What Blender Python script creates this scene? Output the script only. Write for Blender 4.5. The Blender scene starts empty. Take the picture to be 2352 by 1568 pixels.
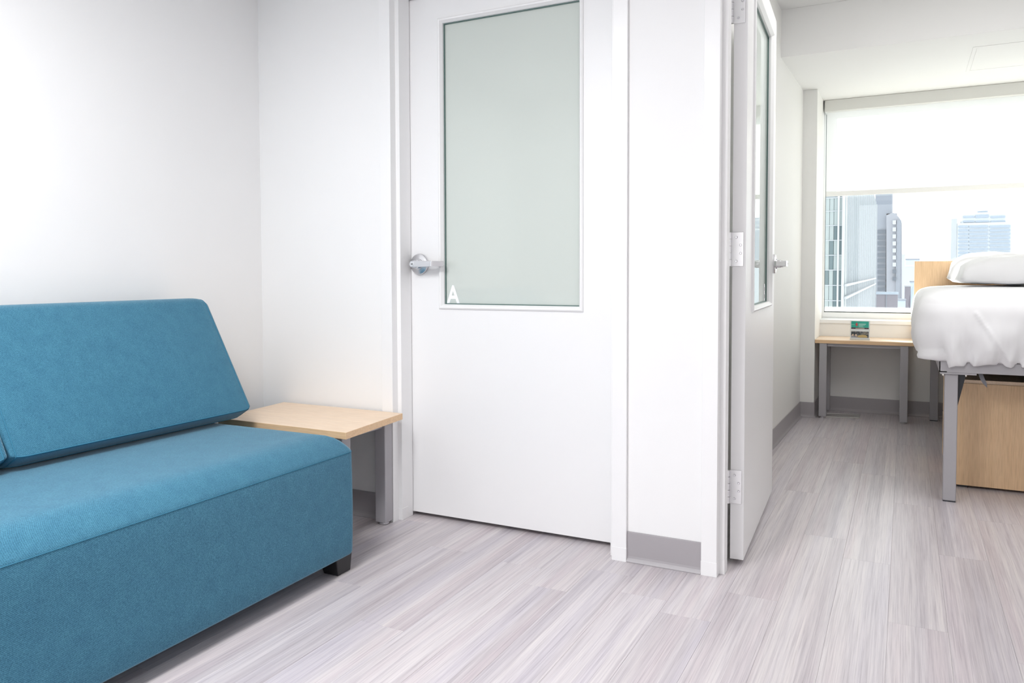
import bpy, bmesh, math, random
from mathutils import Vector, Matrix, noise

# ------------------------------------------------------------------ camera, world, sun, lamps
sc = bpy.context.scene
COL = sc.collection
FPX, CY, YAW, PITCH, ROLL, EYE = 1785.3967, 697.9822, .4685, .0387, -.0029, .9622
W_PX, H_PX = 2352, 1568
fwd = Vector((-math.sin(YAW) * math.cos(PITCH), math.cos(YAW) * math.cos(PITCH), -math.sin(PITCH)))
rgt = Vector((math.cos(YAW), math.sin(YAW), 0))
upv = rgt.cross(fwd)
c_, s_ = math.cos(ROLL), math.sin(ROLL)
cam_r = c_ * rgt + s_ * upv
cam_u = -s_ * rgt + c_ * upv

EYE_P = Vector((0, 0, EYE))
camd = bpy.data.cameras.new('camera')
cam = bpy.data.objects.new('camera', camd)
COL.objects.link(cam)
m3 = Matrix((cam_r, cam_u, -fwd)).transposed()
cam.matrix_world = Matrix.Translation(EYE_P) @ m3.to_4x4()
camd.sensor_fit = 'HORIZONTAL'
camd.sensor_width = 36.0
camd.lens = FPX / W_PX * 36.0
camd.shift_x = 0
camd.shift_y = (CY - H_PX / 2) / W_PX
camd.clip_start = .02
camd.clip_end = 4000
sc.camera = cam


def at(px, py, Y):
    """the point at depth Y that lies in the direction of pixel (px, py) of the photograph"""
    d = cam_r * ((px - W_PX / 2) / FPX) + cam_u * (-(py - CY) / FPX) + fwd
    return EYE_P + d * (Y / d.y)


world = bpy.data.worlds.new('world')
sc.world = world
world.use_nodes = True
bg = world.node_tree.nodes['Background']
bg.inputs[0].default_value = (.96, .98, 1.0, 1)
bg.inputs[1].default_value = 2.35

sund = bpy.data.lights.new('sun', 'SUN')
sund.energy = 13.0
sund.angle = math.radians(1.0)
sund.color = (1, .95, .86)
sun = bpy.data.objects.new('sun', sund)
COL.objects.link(sun)
sun.rotation_euler = Vector((1, -1, -.6)).to_track_quat('-Z', 'Y').to_euler()


def area_light(name, loc, sx, sy, power, color, direction=(0, 0, -1)):
    d = bpy.data.lights.new(name, 'AREA')
    d.shape = 'RECTANGLE'
    d.size, d.size_y, d.energy, d.color = sx, sy, power, color
    o = bpy.data.objects.new(name, d)
    COL.objects.link(o)
    o.location = loc
    o.rotation_euler = Vector(direction).to_track_quat('-Z', 'Y').to_euler()
    return o


area_light('living_room_ceiling_lamp', (-1.3, .5, 2.15), .6, 1.0, 51, (.99, .99, 1))  # unseen area light added to stand in for flash bounced off the ceiling
area_light('daylight_behind_camera', (-.35, -2.42, 1.1), 3.8, 2.0, 38, (.99, .99, 1), (0, 1, 0))  # added fill light in front of the back wall, which has no window
area_light('bedroom_ceiling_lamp', (.42, 3.3, 2.42), 1.0, 1.0, 16, (1, .985, .985))  # fill light added below the ceiling to brighten the bedroom
sc.view_settings.view_transform = 'Standard'
sc.view_settings.look = 'None'
sc.view_settings.gamma = 1
sc.view_settings.use_curve_mapping = False
sc.view_settings.exposure = 0.0
sc.cycles.max_bounces = 7
sc.cycles.diffuse_bounces = 5
sc.cycles.glossy_bounces = 3
sc.cycles.transmission_bounces = 3
sc.cycles.transparent_max_bounces = 8
sc.cycles.caustics_reflective = False
sc.cycles.caustics_refractive = False


# ------------------------------------------------------------------ materials
def srgb(r, g, b):
    f = lambda v: v / 12.92 if v <= .04045 else ((v + .055) / 1.055) ** 2.4
    return (f(r / 255), f(g / 255), f(b / 255), 1)


class NT:
    def __init__(s, name):
        s.m = bpy.data.materials.new(name)
        s.m.use_nodes = True
        s.t = s.m.node_tree
        s.t.nodes.clear()
        s.out = s.t.nodes.new('ShaderNodeOutputMaterial')

    def fresnel(s, ior):
        # the same reflectance on entering and on leaving the sheet
        ge = s.n('NewGeometry')
        mr = s.n('MapRange', i_3=ior, i_4=1 / ior)
        fr = s.n('Fresnel')
        s.l(ge.outputs['Backfacing'], mr.inputs[0])
        s.l(mr.outputs[0], fr.inputs['IOR'])
        return fr

    def n(s, kind, **kw):
        nd = s.t.nodes.new('ShaderNode' + kind)
        for k, v in kw.items():
            if k.startswith('i_'):
                key = k[2:]
                nd.inputs[int(key) if key.isdigit() else key.replace('_', ' ')].default_value = v
            else:
                setattr(nd, k, v)
        return nd

    def l(s, a, b):
        s.t.links.new(a, b)

    def bsdf(s, color=(.8, .8, .8, 1), rough=.5, metal=0, spec=.5, **kw):
        b = s.n('BsdfPrincipled')
        b.inputs['Base Color'].default_value = color
        b.inputs['Roughness'].default_value = rough
        b.inputs['Metallic'].default_value = metal
        b.inputs['Specular IOR Level'].default_value = spec
        for k, v in kw.items():
            b.inputs[k.replace('_', ' ')].default_value = v
        s.l(b.outputs[0], s.out.inputs[0])
        return b

    def mapping(s, scale, coord='Object', offset_random=0):
        tc = s.n('TexCoord')
        mp = s.n('Mapping')
        mp.inputs['Scale'].default_value = scale
        s.l(tc.outputs[coord], mp.inputs['Vector'])
        if offset_random:
            oi = s.n('ObjectInfo')
            ml = s.n('Math', operation='MULTIPLY', i_1=offset_random)
            s.l(oi.outputs['Random'], ml.inputs[0])
            cb = s.n('CombineXYZ')
            s.l(ml.outputs[0], cb.inputs[0]); s.l(ml.outputs[0], cb.inputs[1]); s.l(ml.outputs[0], cb.inputs[2])
            s.l(cb.outputs[0], mp.inputs['Location'])
        return mp.outputs[0]

    def noise(s, vec, scale=1, detail=4, rough=.55, dist=0):
        nd = s.n('TexNoise')
        nd.inputs['Scale'].default_value = scale
        nd.inputs['Detail'].default_value = detail
        nd.inputs['Roughness'].default_value = rough
        nd.inputs['Distortion'].default_value = dist
        s.l(vec, nd.inputs['Vector'])
        return nd.outputs['Fac']

    def ramp(s, fac, stops):
        r = s.n('ValToRGB')
        cr = r.color_ramp
        while len(cr.elements) < len(stops):
            cr.elements.new(.5)
        for e, (p, c) in zip(cr.elements, stops):
            e.position, e.color = p, c
        s.l(fac, r.inputs[0])
        return r.outputs[0]

    def bump(s, b, h, strength=.2, dist=.001):
        bp = s.n('Bump')
        bp.inputs['Strength'].default_value = strength
        bp.inputs['Distance'].default_value = dist
        s.l(h, bp.inputs['Height'])
        s.l(bp.outputs[0], b.inputs['Normal'])

    def mix(s, f, a, b, mode='MIX'):
        m = s.n('Mix', data_type='RGBA', blend_type=mode)
        for v, i in ((f, 0), (a, 6), (b, 7)):
            if hasattr(v, 'links'):
                s.l(v, m.inputs[i])
            else:
                m.inputs[i].default_value = v
        return m.outputs[2]


def flat(name, color, rough=.5, metal=0, spec=.5, grain=0, gscale=300, **kw):
    t = NT(name)
    b = t.bsdf(color, rough, metal, spec, **kw)
    if grain:
        t.bump(b, t.noise(t.mapping((1, 1, 1)), gscale, 3), grain, .0006)
    return t.m


def wall_paint(name, c, rough=.6):
    t = NT(name)
    b = t.bsdf(c, rough, 0, .3)
    v = t.mapping((1, 1, 1))
    col = t.ramp(t.noise(v, 1.4, 2), [(.3, tuple(x * .985 for x in c[:3]) + (1,)), (.7, c)])
    t.l(col, b.inputs['Base Color'])
    t.bump(b, t.noise(v, 420, 3), .06, .0006)
    return t.m


M = {}
M['wall'] = wall_paint('wall_paint', (.87, .87, .868, 1))
M['wall_bed'] = wall_paint('bedroom_wall_paint', (.85, .848, .83, 1))
M['ceiling'] = wall_paint('ceiling_paint', (.86, .86, .85, 1), .8)
M['door'] = flat('door_paint', (.86, .86, .862, 1), .38, grain=.03, gscale=250)
M['trim'] = flat('trim_paint', (.87, .87, .87, 1), .34, grain=.03, gscale=200)
M['base'] = flat('grey_vinyl', srgb(166, 162, 165), .42, grain=.05, gscale=150)
M['steel_grey'] = flat('grey_painted_steel', srgb(169, 167, 171), .38, 0, .5, grain=.08, gscale=900)
M['chrome'] = flat('satin_chrome', (.70, .70, .72, 1), .24, 1)
M['chrome_dark'] = flat('dark_screw_slot', (.08, .08, .09, 1), .5, 1)
M['brushed'] = flat('brushed_hinge_steel', (.78, .78, .79, 1), .42, 1, grain=.1, gscale=700)
M['black'] = flat('black_stained_wood', (.012, .012, .013, 1), .42, grain=.1)
M['gusset'] = flat('dark_steel_plate', (.018, .02, .026, 1), .45)
M['gasket'] = flat('dark_green_gasket', (.10, .17, .155, 1), .4)  # shade of the gap round the door panes, put into the colour
M['dark_gasket'] = flat('black_gasket', (.02, .03, .025, 1), .5)
M['win_frame'] = flat('window_frame_paint', (.86, .87, .87, 1), .35)
M['letter'] = flat('white_vinyl_letter', (.93, .94, .96, 1), .4)
M['bolt'] = flat('zinc_bolt', (.8, .78, .74, 1), .25, 1)
M['plastic_clear'] = None
M['ribbon'] = flat('grey_webbing', srgb(120, 120, 126), .8, grain=.3, gscale=900)
M['label_white'] = flat('white_label', (.85, .85, .85, 1), .5)
M['cassette'] = flat('pale_grey_aluminium', srgb(222, 222, 218), .4)
M['hem'] = flat('white_hem_bar', (.88, .88, .86, 1), .5)
M['vent'] = flat('grey_register_metal', srgb(205, 203, 200), .35, .6)
M['vent_dark'] = flat('dark_register_slot', (.05, .05, .05, 1), .7)


def wood(name, light, dark, axis, fig=1.0):
    """beech laminate; grain runs along the given axis of the object"""
    t = NT(name)
    b = t.bsdf(light, .38, 0, .4)
    sx = [70, 70, 70]
    sx[axis] = 2.2
    v = t.mapping(tuple(sx))
    n1 = t.noise(v, 1, 5, .6, .3)
    sx2 = [9, 9, 9]
    sx2[axis] = .8
    v2 = t.mapping(tuple(sx2))
    n2 = t.noise(v2, 1, 3, .5, 1.2 * fig)
    sx3 = [260, 260, 260]
    sx3[axis] = 14
    n3 = t.noise(t.mapping(tuple(sx3)), 1, 2, .5)
    c1 = t.ramp(n1, [(.32, dark), (.62, light)])
    wv = t.n('Math', operation='SINE')
    ml = t.n('Math', operation='MULTIPLY', i_1=34.0)
    t.l(n2, ml.inputs[0]); t.l(ml.outputs[0], wv.inputs[0])
    c2 = t.ramp(wv.outputs[0], [(.0, tuple(x * .93 for x in light[:3]) + (1,)), (.9, light)])
    c3 = t.ramp(n3, [(.35, (.90, .88, .86, 1)), (.55, (1, 1, 1, 1))])
    t.l(t.mix(1.0, t.mix(.5, c1, c2), c3, 'MULTIPLY'), b.inputs['Base Color'])
    return t.m


WL, WD = srgb(243, 219, 193), srgb(236, 207, 178)
M['wood_x'] = wood('beech_laminate_lengthways', WL, WD, 0)
M['wood_y'] = wood('beech_laminate_crossways', WL, WD, 1)
M['wood_z'] = wood('beech_laminate_upright', srgb(231, 198, 160), srgb(219, 183, 142), 2, 1.6)
M['wood_edge'] = wood('beech_edge_band', srgb(236, 202, 162), srgb(222, 184, 140), 0)


def floor_mat():
    t = NT('grey_lilac_vinyl_plank')
    b = t.bsdf((.5, .5, .5, 1), .36, 0, .45)
    v = t.mapping((1, 1, 1), 'Object', 37.0)
    sep = t.n('Mapping')
    sep.inputs['Scale'].default_value = (340, 4.5, 1)
    t.l(v, sep.inputs['Vector'])
    fine = t.noise(sep.outputs[0], 1, 5, .65, .15)
    sep2 = t.n('Mapping')
    sep2.inputs['Scale'].default_value = (75, 1.3, 1)
    t.l(v, sep2.inputs['Vector'])
    mid = t.noise(sep2.outputs[0], 1, 3, .55, .25)
    sep3 = t.n('Mapping')
    sep3.inputs['Scale'].default_value = (14, .35, 1)
    t.l(v, sep3.inputs['Vector'])
    broad = t.noise(sep3.outputs[0], 1, 2, .5, .1)
    # the print shows three strips per plank, each with a tone of its own
    tc = t.n('TexCoord')
    sp = t.n('SeparateXYZ')
    t.l(tc.outputs['Object'], sp.inputs[0])
    mu = t.n('Math', operation='MULTIPLY', i_1=3 / .1455)
    t.l(sp.outputs[0], mu.inputs[0])
    fl = t.n('Math', operation='FLOOR')
    t.l(mu.outputs[0], fl.inputs[0])
    oi = t.n('ObjectInfo')
    ad = t.n('Math', operation='MULTIPLY_ADD', i_1=53.7)
    t.l(oi.outputs['Random'], ad.inputs[0]); t.l(fl.outputs[0], ad.inputs[2])
    wn = t.n('TexWhiteNoise', noise_dimensions='1D')
    t.l(ad.outputs[0], wn.inputs['W'])
    light, grey, dark = srgb(219, 213, 213), srgb(196, 190, 193), srgb(160, 151, 155)
    c = t.ramp(fine, [(.30, dark), (.44, grey), (.60, light)])
    c2 = t.ramp(mid, [(.28, srgb(172, 164, 170)), (.5, srgb(205, 199, 203)), (.72, srgb(224, 219, 217))])
    cc = t.mix(.45, c, c2)
    tint = t.ramp(broad, [(.3, srgb(248, 243, 245)), (.5, (1, 1, 1, 1)), (.7, srgb(246, 246, 251))])
    cc = t.mix(1.0, cc, tint, 'MULTIPLY')
    strip = t.ramp(wn.outputs['Value'], [(0, (.86, .85, .86, 1)), (.5, (.97, .965, .97, 1)), (1, (1.0, .995, .985, 1))])
    cc = t.mix(1.0, cc, strip, 'MULTIPLY')
    t.l(cc, b.inputs['Base Color'])
    rr = t.n('MapRange', i_3=.25, i_4=.38)
    t.l(mid, rr.inputs[0]); t.l(rr.outputs[0], b.inputs['Roughness'])
    t.bump(b, fine, .12, .0008)
    return t.m


M['floor'] = floor_mat()
M['subfloor'] = flat('dark_joint', srgb(140, 133, 136), .8)


def fabric(name, c_lo, c_hi, c_fleck):
    t = NT(name)
    b = t.bsdf(c_hi, .92, 0, .18)
    b.inputs['Sheen Weight'].default_value = .35
    b.inputs['Sheen Roughness'].default_value = .45
    b.inputs['Sheen Tint'].default_value = (.75, .92, 1, 1)
    v = t.mapping((1, 1, 1))
    w = t.n('TexWave', wave_type='BANDS', bands_direction='DIAGONAL')
    w.inputs['Scale'].default_value = 150
    w.inputs['Distortion'].default_value = 1.2
    w.inputs['Detail'].default_value = 1
    w.inputs['Detail Scale'].default_value = 3
    t.l(v, w.inputs['Vector'])
    weave = w.outputs['Fac']
    f1 = t.noise(t.mapping((260, 260, 1500)), 1, 2, .6)
    f2 = t.noise(t.mapping((1500, 330, 330)), 1, 2, .6)
    sl = t.noise(t.mapping((26, 26, 26)), 1, 4, .6)
    base = t.ramp(weave, [(.2, c_lo), (.8, c_hi)])
    base = t.mix(.35, base, t.ramp(f1, [(.38, c_lo), (.62, c_fleck)]))
    base = t.mix(.30, base, t.ramp(f2, [(.38, c_lo), (.64, c_fleck)]))
    base = t.mix(1.0, base, t.ramp(sl, [(.3, (.88, .9, .92, 1)), (.7, (1.08, 1.06, 1.03, 1))]), 'MULTIPLY')
    t.l(base, b.inputs['Base Color'])
    t.bump(b, weave, .35, .0006)
    return t.m


M['teal'] = fabric('teal_twill_upholstery', srgb(38, 86, 110), srgb(60, 119, 146), srgb(92, 151, 177))
M['teal_seam'] = flat('teal_welt', srgb(62, 120, 146), .9, 0, .2)


def linen(name):
    t = NT(name)
    b = t.bsdf((.86, .86, .875, 1), .85, 0, .2)
    b.inputs['Sheen Weight'].default_value = .15
    v = t.mapping((1, 1, 1))
    t.bump(b, t.noise(v, 900, 2), .12, .0006)
    return t.m


M['linen'] = linen('white_cotton')


def clear_glass(name, tint, ior=1.5):
    t = NT(name)
    tr = t.n('BsdfTransparent')
    tr.inputs[0].default_value = tint
    gl = t.n('BsdfGlossy')
    gl.inputs['Roughness'].default_value = .0
    fr = t.fresnel(ior)
    mx = t.n('MixShader')
    t.l(fr.outputs[0], mx.inputs[0]); t.l(tr.outputs[0], mx.inputs[1]); t.l(gl.outputs[0], mx.inputs[2])
    t.l(mx.outputs[0], t.out.inputs[0])
    return t.m


def window_glass():
    # clear pane, turning translucent white towards its lower edge
    t = NT('fog_edged_window_glass')
    tr = t.n('BsdfTransparent')
    tr.inputs[0].default_value = (.95, .975, .97, 1)
    gl = t.n('BsdfGlossy')
    gl.inputs['Roughness'].default_value = 0
    fr = t.fresnel(1.5)
    mx = t.n('MixShader')
    t.l(fr.outputs[0], mx.inputs[0]); t.l(tr.outputs[0], mx.inputs[1]); t.l(gl.outputs[0], mx.inputs[2])
    tl = t.n('BsdfTranslucent')
    tl.inputs[0].default_value = (.9, .92, .94, 1)
    tc = t.n('TexCoord')
    sp = t.n('SeparateXYZ')
    t.l(tc.outputs['Object'], sp.inputs[0])
    mr = t.n('MapRange', i_1=.688, i_2=.728, i_3=.6, i_4=0.0)
    mr.interpolation_type = 'SMOOTHSTEP'
    t.l(sp.outputs[2], mr.inputs[0])
    m2 = t.n('MixShader')
    t.l(mr.outputs[0], m2.inputs[0]); t.l(mx.outputs[0], m2.inputs[1]); t.l(tl.outputs[0], m2.inputs[2])
    t.l(m2.outputs[0], t.out.inputs[0])
    return t.m


M['window_glass'] = window_glass()
M['acrylic'] = clear_glass('clear_acrylic', (.97, .98, .98, 1), 1.3)


def frosted(name):
    """glass with a white film on the back: diffuse behind a polished front"""
    t = NT(name)
    c = srgb(213, 220, 214)
    df = t.n('BsdfDiffuse')
    df.inputs[0].default_value = c
    tl = t.n('BsdfTranslucent')
    tl.inputs[0].default_value = c
    m1 = t.n('MixShader', i_0=.1)
    t.l(df.outputs[0], m1.inputs[1]); t.l(tl.outputs[0], m1.inputs[2])
    gl = t.n('BsdfGlossy')
    gl.inputs['Roughness'].default_value = .004
    gl.inputs[0].default_value = (.93, .97, .96, 1)
    fr = t.n('Fresnel', i_IOR=1.52)
    m2 = t.n('MixShader')
    t.l(fr.outputs[0], m2.inputs[0]); t.l(m1.outputs[0], m2.inputs[1]); t.l(gl.outputs[0], m2.inputs[2])
    t.l(m2.outputs[0], t.out.inputs[0])
    return t.m


M['frosted'] = frosted('frosted_green_glass')


def blind_mat(name):
    t = NT(name)
    df = t.n('BsdfDiffuse')
    df.inputs[0].default_value = (.86, .86, .85, 1)
    tl = t.n('BsdfTranslucent')
    tl.inputs[0].default_value = (.86, .86, .84, 1)
    mx = t.n('MixShader', i_0=.42)
    t.l(df.outputs[0], mx.inputs[1]); t.l(tl.outputs[0], mx.inputs[2])
    t.l(mx.outputs[0], t.out.inputs[0])
    return t.m


M['blind'] = blind_mat('white_blind_fabric')


# ------------------------------------------------------------------ helpers
def new_obj(name, bm, mat, parent=None, smooth=False, bevel=0, seg=2):
    me = bpy.data.meshes.new(name)
    if bevel:
        bmesh.ops.bevel(bm, geom=[e for e in bm.edges if len(e.link_faces) == 2 and e.calc_face_angle(0) > .5],
                        offset=bevel, segments=seg, affect='EDGES', profile=.5, clamp_overlap=True)
    bm.normal_update()
    bm.to_mesh(me)
    bm.free()
    if smooth:
        for p in me.polygons:
            p.use_smooth = True
    me.materials.append(mat)
    o = bpy.data.objects.new(name, me)
    COL.objects.link(o)
    if parent:
        o.parent = parent
        o.matrix_parent_inverse = parent_world(parent).inverted()
    return o


def parent_world(p):
    m = p.matrix_basis.copy()
    if p.parent:
        m = parent_world(p.parent) @ p.matrix_parent_inverse @ m
    return m


def empty(name, loc, label=None, cat=None, group=None, kind=None):
    o = bpy.data.objects.new(name, None)
    o.empty_display_size = .1
    COL.objects.link(o)
    o.location = loc
    tag(o, label, cat, group, kind)
    return o


def tag(o, label=None, cat=None, group=None, kind=None):
    if label: o['label'] = label
    if cat: o['category'] = cat
    if group: o['group'] = group
    if kind: o['kind'] = kind
    return o


def add_box(bm, lo, hi, P=None):
    x0, y0, z0 = lo
    x1, y1, z1 = hi
    pts = [(x0, y0, z0), (x1, y0, z0), (x1, y1, z0), (x0, y1, z0), (x0, y0, z1), (x1, y0, z1), (x1, y1, z1), (x0, y1, z1)]
    if P: pts = [P(*p) for p in pts]
    v = [bm.verts.new(p) for p in pts]
    fs = [bm.faces.new([v[i] for i in f]) for f in ((0, 3, 2, 1), (4, 5, 6, 7), (0, 1, 5, 4), (1, 2, 6, 5), (2, 3, 7, 6), (3, 0, 4, 7))]
    return v


def fix(bm):
    bmesh.ops.recalc_face_normals(bm, faces=bm.faces[:])
    return bm


def box(name, lo, hi, mat, parent=None, bevel=0, P=None, seg=2):
    bm = bmesh.new()
    add_box(bm, lo, hi, P)
    fix(bm)
    return new_obj(name, bm, mat, parent, False, bevel, seg)


def prism(bm, poly, a0, a1, P):
    """polygon poly of 2-D points swept from a0 to a1; P(a, u, v) gives the world point"""
    n = len(poly)
    A = [bm.verts.new(P(a0, *p)) for p in poly]
    B = [bm.verts.new(P(a1, *p)) for p in poly]
    bm.faces.new(A); bm.faces.new(B[::-1])
    for i in range(n):
        j = (i + 1) % n
        bm.faces.new((A[i], B[i], B[j], A[j]))


def tube(bm, pts, r, n=8, closed=False, flat_=None):
    rings = []
    L = len(pts)
    pts = [Vector(p) for p in pts]
    prev = None
    for i, p in enumerate(pts):
        if closed:
            d = pts[(i + 1) % L] - pts[i - 1]
        else:
            d = pts[min(i + 1, L - 1)] - pts[max(i - 1, 0)]
        d.normalize()
        ref = Vector((0, 0, 1)) if abs(d.z) < .9 else Vector((1, 0, 0))
        a = d.cross(ref).normalized()
        if prev is not None and a.dot(prev) < 0: a = -a
        prev = a
        b = d.cross(a).normalized()
        rings.append([bm.verts.new(p + (a * math.cos(2 * math.pi * k / n) + b * math.sin(2 * math.pi * k / n)) * r) for k in range(n)])
    for i in range(L if closed else L - 1):
        A, B = rings[i], rings[(i + 1) % L]
        for k in range(n):
            bm.faces.new((A[k], A[(k + 1) % n], B[(k + 1) % n], B[k]))
    if not closed:
        bm.faces.new(rings[0]); bm.faces.new(rings[-1][::-1])


def lathe(bm, prof, P, n=32):
    """prof: (radius, height) pairs; P(x, y, h)"""
    rings = []
    for r, h in prof:
        if r < 1e-6:
            rings.append([bm.verts.new(P(0, 0, h))])
        else:
            rings.append([bm.verts.new(P(r * math.cos(2 * math.pi * k / n), r * math.sin(2 * math.pi * k / n), h)) for k in range(n)])
    for A, B in zip(rings, rings[1:]):
        for k in range(n):
            if len(A) == 1 and len(B) == 1: continue
            if len(A) == 1: bm.faces.new((A[0], B[k], B[(k + 1) % n]))
            elif len(B) == 1: bm.faces.new((A[k], A[(k + 1) % n], B[0]))
            else: bm.faces.new((A[k], A[(k + 1) % n], B[(k + 1) % n], B[k]))


def rrect(hx, hy, r, n=6):
    r = max(min(r, hx * .999, hy * .999), 1e-4)
    out = []
    for cx, cy, a0 in ((hx - r, hy - r, 0), (-hx + r, hy - r, 90), (-hx + r, -hy + r, 180), (hx - r, -hy + r, 270)):
        for k in range(n + 1):
            a = math.radians(a0 + 90 * k / n)
            out.append((cx + r * math.cos(a), cy + r * math.sin(a)))
    return out


def rings_mesh(bm, rings, cap0=True, cap1=True):
    V = [[bm.verts.new(p) for p in r] for r in rings]
    n = len(V[0])
    for A, B in zip(V, V[1:]):
        for k in range(n):
            bm.faces.new((A[k], A[(k + 1) % n], B[(k + 1) % n], B[k]))
    if cap0: bm.faces.new(V[0][::-1])
    if cap1: bm.faces.new(V[-1])
    return V


def structure(o):
    o['kind'] = 'structure'
    return o


random.seed(4)

# ------------------------------------------------------------------ setting: floor of vinyl planks
fl = structure(box('floor', (-2.7, -2.6, -.06), (1.9, 6.0, -.0042), M['subfloor']))
PW, PL, X0 = .1455, 1.245, -.0294
row_joint = {0: 2.35, -1: 2.819, -2: 3.017, -3: 2.356, -7: 2.142, -10: 2.298}
plank_mesh = {}


def plank(length):
    key = round(length, 3)
    if key not in plank_mesh:
        bm = bmesh.new()
        g = .00015
        add_box(bm, (g, g, -.004), (PW - g, length - g, 0))
        fix(bm)
        bmesh.ops.bevel(bm, geom=[e for e in bm.edges if all(v.co.z > -.001 for v in e.verts)], offset=.0003, segments=1, affect='EDGES')
        me = bpy.data.meshes.new('plank')
        bm.to_mesh(me); bm.free()
        me.materials.append(M['floor'])
        plank_mesh[key] = me
    return plank_mesh[key]


Y_END = 5.98
for k in range(-17, 10):
    j = row_joint.get(k, 2.0 + random.random() * PL)
    y = j - PL * math.ceil((j + 2.4) / PL)
    while y < Y_END:
        ln = min(PL, Y_END - y)
        if y + ln > -.9 and ln > .01:
            o = bpy.data.objects.new('plank', plank(ln))
            COL.objects.link(o)
            o.parent = fl
            o.location = (X0 + k * PW, y, 0)
        y += PL
box('plank_field', (-2.56, -2.5, -.004), (1.5, -.9, -.0002), M['floor'], fl)

# ------------------------------------------------------------------ setting: walls and ceilings
WY0, WY1 = 2.468, 2.605          # faces of the partition with the two doors
XL = lambda y: -.6422 + (y - 4.4795) * .02147    # bedroom side wall, very slightly skew
CZ, BZ, KZ = 2.165, 2.168, 2.43
structure(box('wall_left', (-2.58, -2.5, 0), (-2.44, 4.2, 2.5), M['wall']))
structure(box('wall_stub', (-2.44, .19, 0), (-1.66, .33, CZ), M['wall']))
structure(box('wall_back', (-2.44, -2.62, 0), (1.8, -2.5, 2.5), M['wall']))
structure(box('wall_right', (1.7, -2.5, 0), (1.84, WY1, 2.5), M['wall']))
wd = structure(empty('wall_doors', (-.7, WY0, 0)))
box('wall_panel', (-2.44, WY0, 0), (-1.79, WY1, 2.06), M['wall'], wd)
box('wall_panel', (-.838, WY0, 0), (-.55, WY1, 2.06), M['wall'], wd)
box('wall_panel', (.385, WY0, 0), (1.7, WY1, 2.06), M['wall'], wd)
box('wall_panel', (-2.44, WY0, 2.06), (1.7, WY1, 2.5), M['wall'], wd)
bm = bmesh.new()
prism(bm, [(XL(WY1) - .11, WY1), (XL(WY1), WY1), (XL(6.0), 6.0), (XL(6.0) - .11, 6.0)], 0, 2.5, lambda a, u, v: (u, v, a))
fix(bm)
structure(new_obj('wall_bedroom', bm, M['wall_bed']))
structure(box('wall_bedroom_right', (1.30, WY1, 0), (1.42, 6.0, 2.5), M['wall_bed']))
structure(box('wall_closed_room', (-2.44, 4.2, 0), (-.80, 4.3, 2.5), M['wall']))
structure(box('ceiling', (-2.44, -2.5, CZ), (1.7, WY0, CZ + .1), M['ceiling']))
structure(box('ceiling_bedroom', (-.74, WY1, KZ), (1.42, 6.0, KZ + .1), M['ceiling']))
structure(box('ceiling_closed_room', (-2.58, WY1, KZ), (-.74, 4.3, KZ + .1), M['ceiling']))
# window wall: pilaster, apron, right return, dropped bulkhead
structure(box('wall_pilaster', (-.72, 5.5, 0), (-.532, 6.01, BZ), M['wall_bed'], bevel=.002))
ww = structure(box('wall_window', (-.532, 5.85, 0), (1.30, 6.01, .60), M['wall_bed']))
box('wall_return', (1.26, 5.85, .60), (1.42, 6.01, BZ), M['wall_bed'], ww)
bulk = structure(box('ceiling_bulkhead', (-.72, 4.61, BZ), (1.42, 6.01, KZ), M['ceiling'], bevel=.0015))
acc = structure(box('trim_access_panel', (.325, 4.90, BZ - .0016), (.78, 5.42, BZ + .004), M['ceiling'], bevel=.0008))
bm = bmesh.new()
for lo, hi in (((.305, 4.875), (.80, 4.897)), ((.305, 5.423), (.80, 5.445)), ((.305, 4.897), (.323, 5.423)), ((.782, 4.897), (.80, 5.423))):
    add_box(bm, (lo[0], lo[1], BZ - .0022), (hi[0], hi[1], BZ + .003))
new_obj('panel_frame', fix(bm), M['ceiling'], acc, bevel=.0006)

# baseboards: grey cove base with a rounded toe
COVE = [(0, 0), (-.013, 0), (-.0135, .003), (-.010, .008), (-.0058, .013), (-.0042, .02), (-.0038, .098), (-.003, .1016), (0, .1016)]


def cove(name, a, b):
    """a -> b in plan; the base projects to the right-hand side of that direction"""
    a, b = Vector(a), Vector(b)
    d = (b - a).normalized()
    nrm = Vector((d.y, -d.x))
    bm = bmesh.new()
    prism(bm, [(-u, v) for u, v in COVE], 0, (b - a).length, lambda t, u, v: (*(a + d * t + nrm * u), v))
    fix(bm)
    return structure(new_obj(name, bm, M['base']))


cove('baseboard_door_wall', (-2.44, WY0), (-1.8115, WY0))
cove('baseboard_between_doors', (-.8205, WY0), (-.5712, WY0))
cove('baseboard_behind_sofa', (-2.44, .34), (-2.44, WY0))
cove('baseboard_bedroom', (XL(2.62), 2.62), (XL(5.5), 5.5))
cove('baseboard_pilaster', (XL(5.5), 5.5), (-.532, 5.5))
cove('baseboard_pilaster_side', (-.532, 5.487), (-.532, 5.85))
cove('baseboard_window_wall', (-.532, 5.85), (1.30, 5.85))


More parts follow.
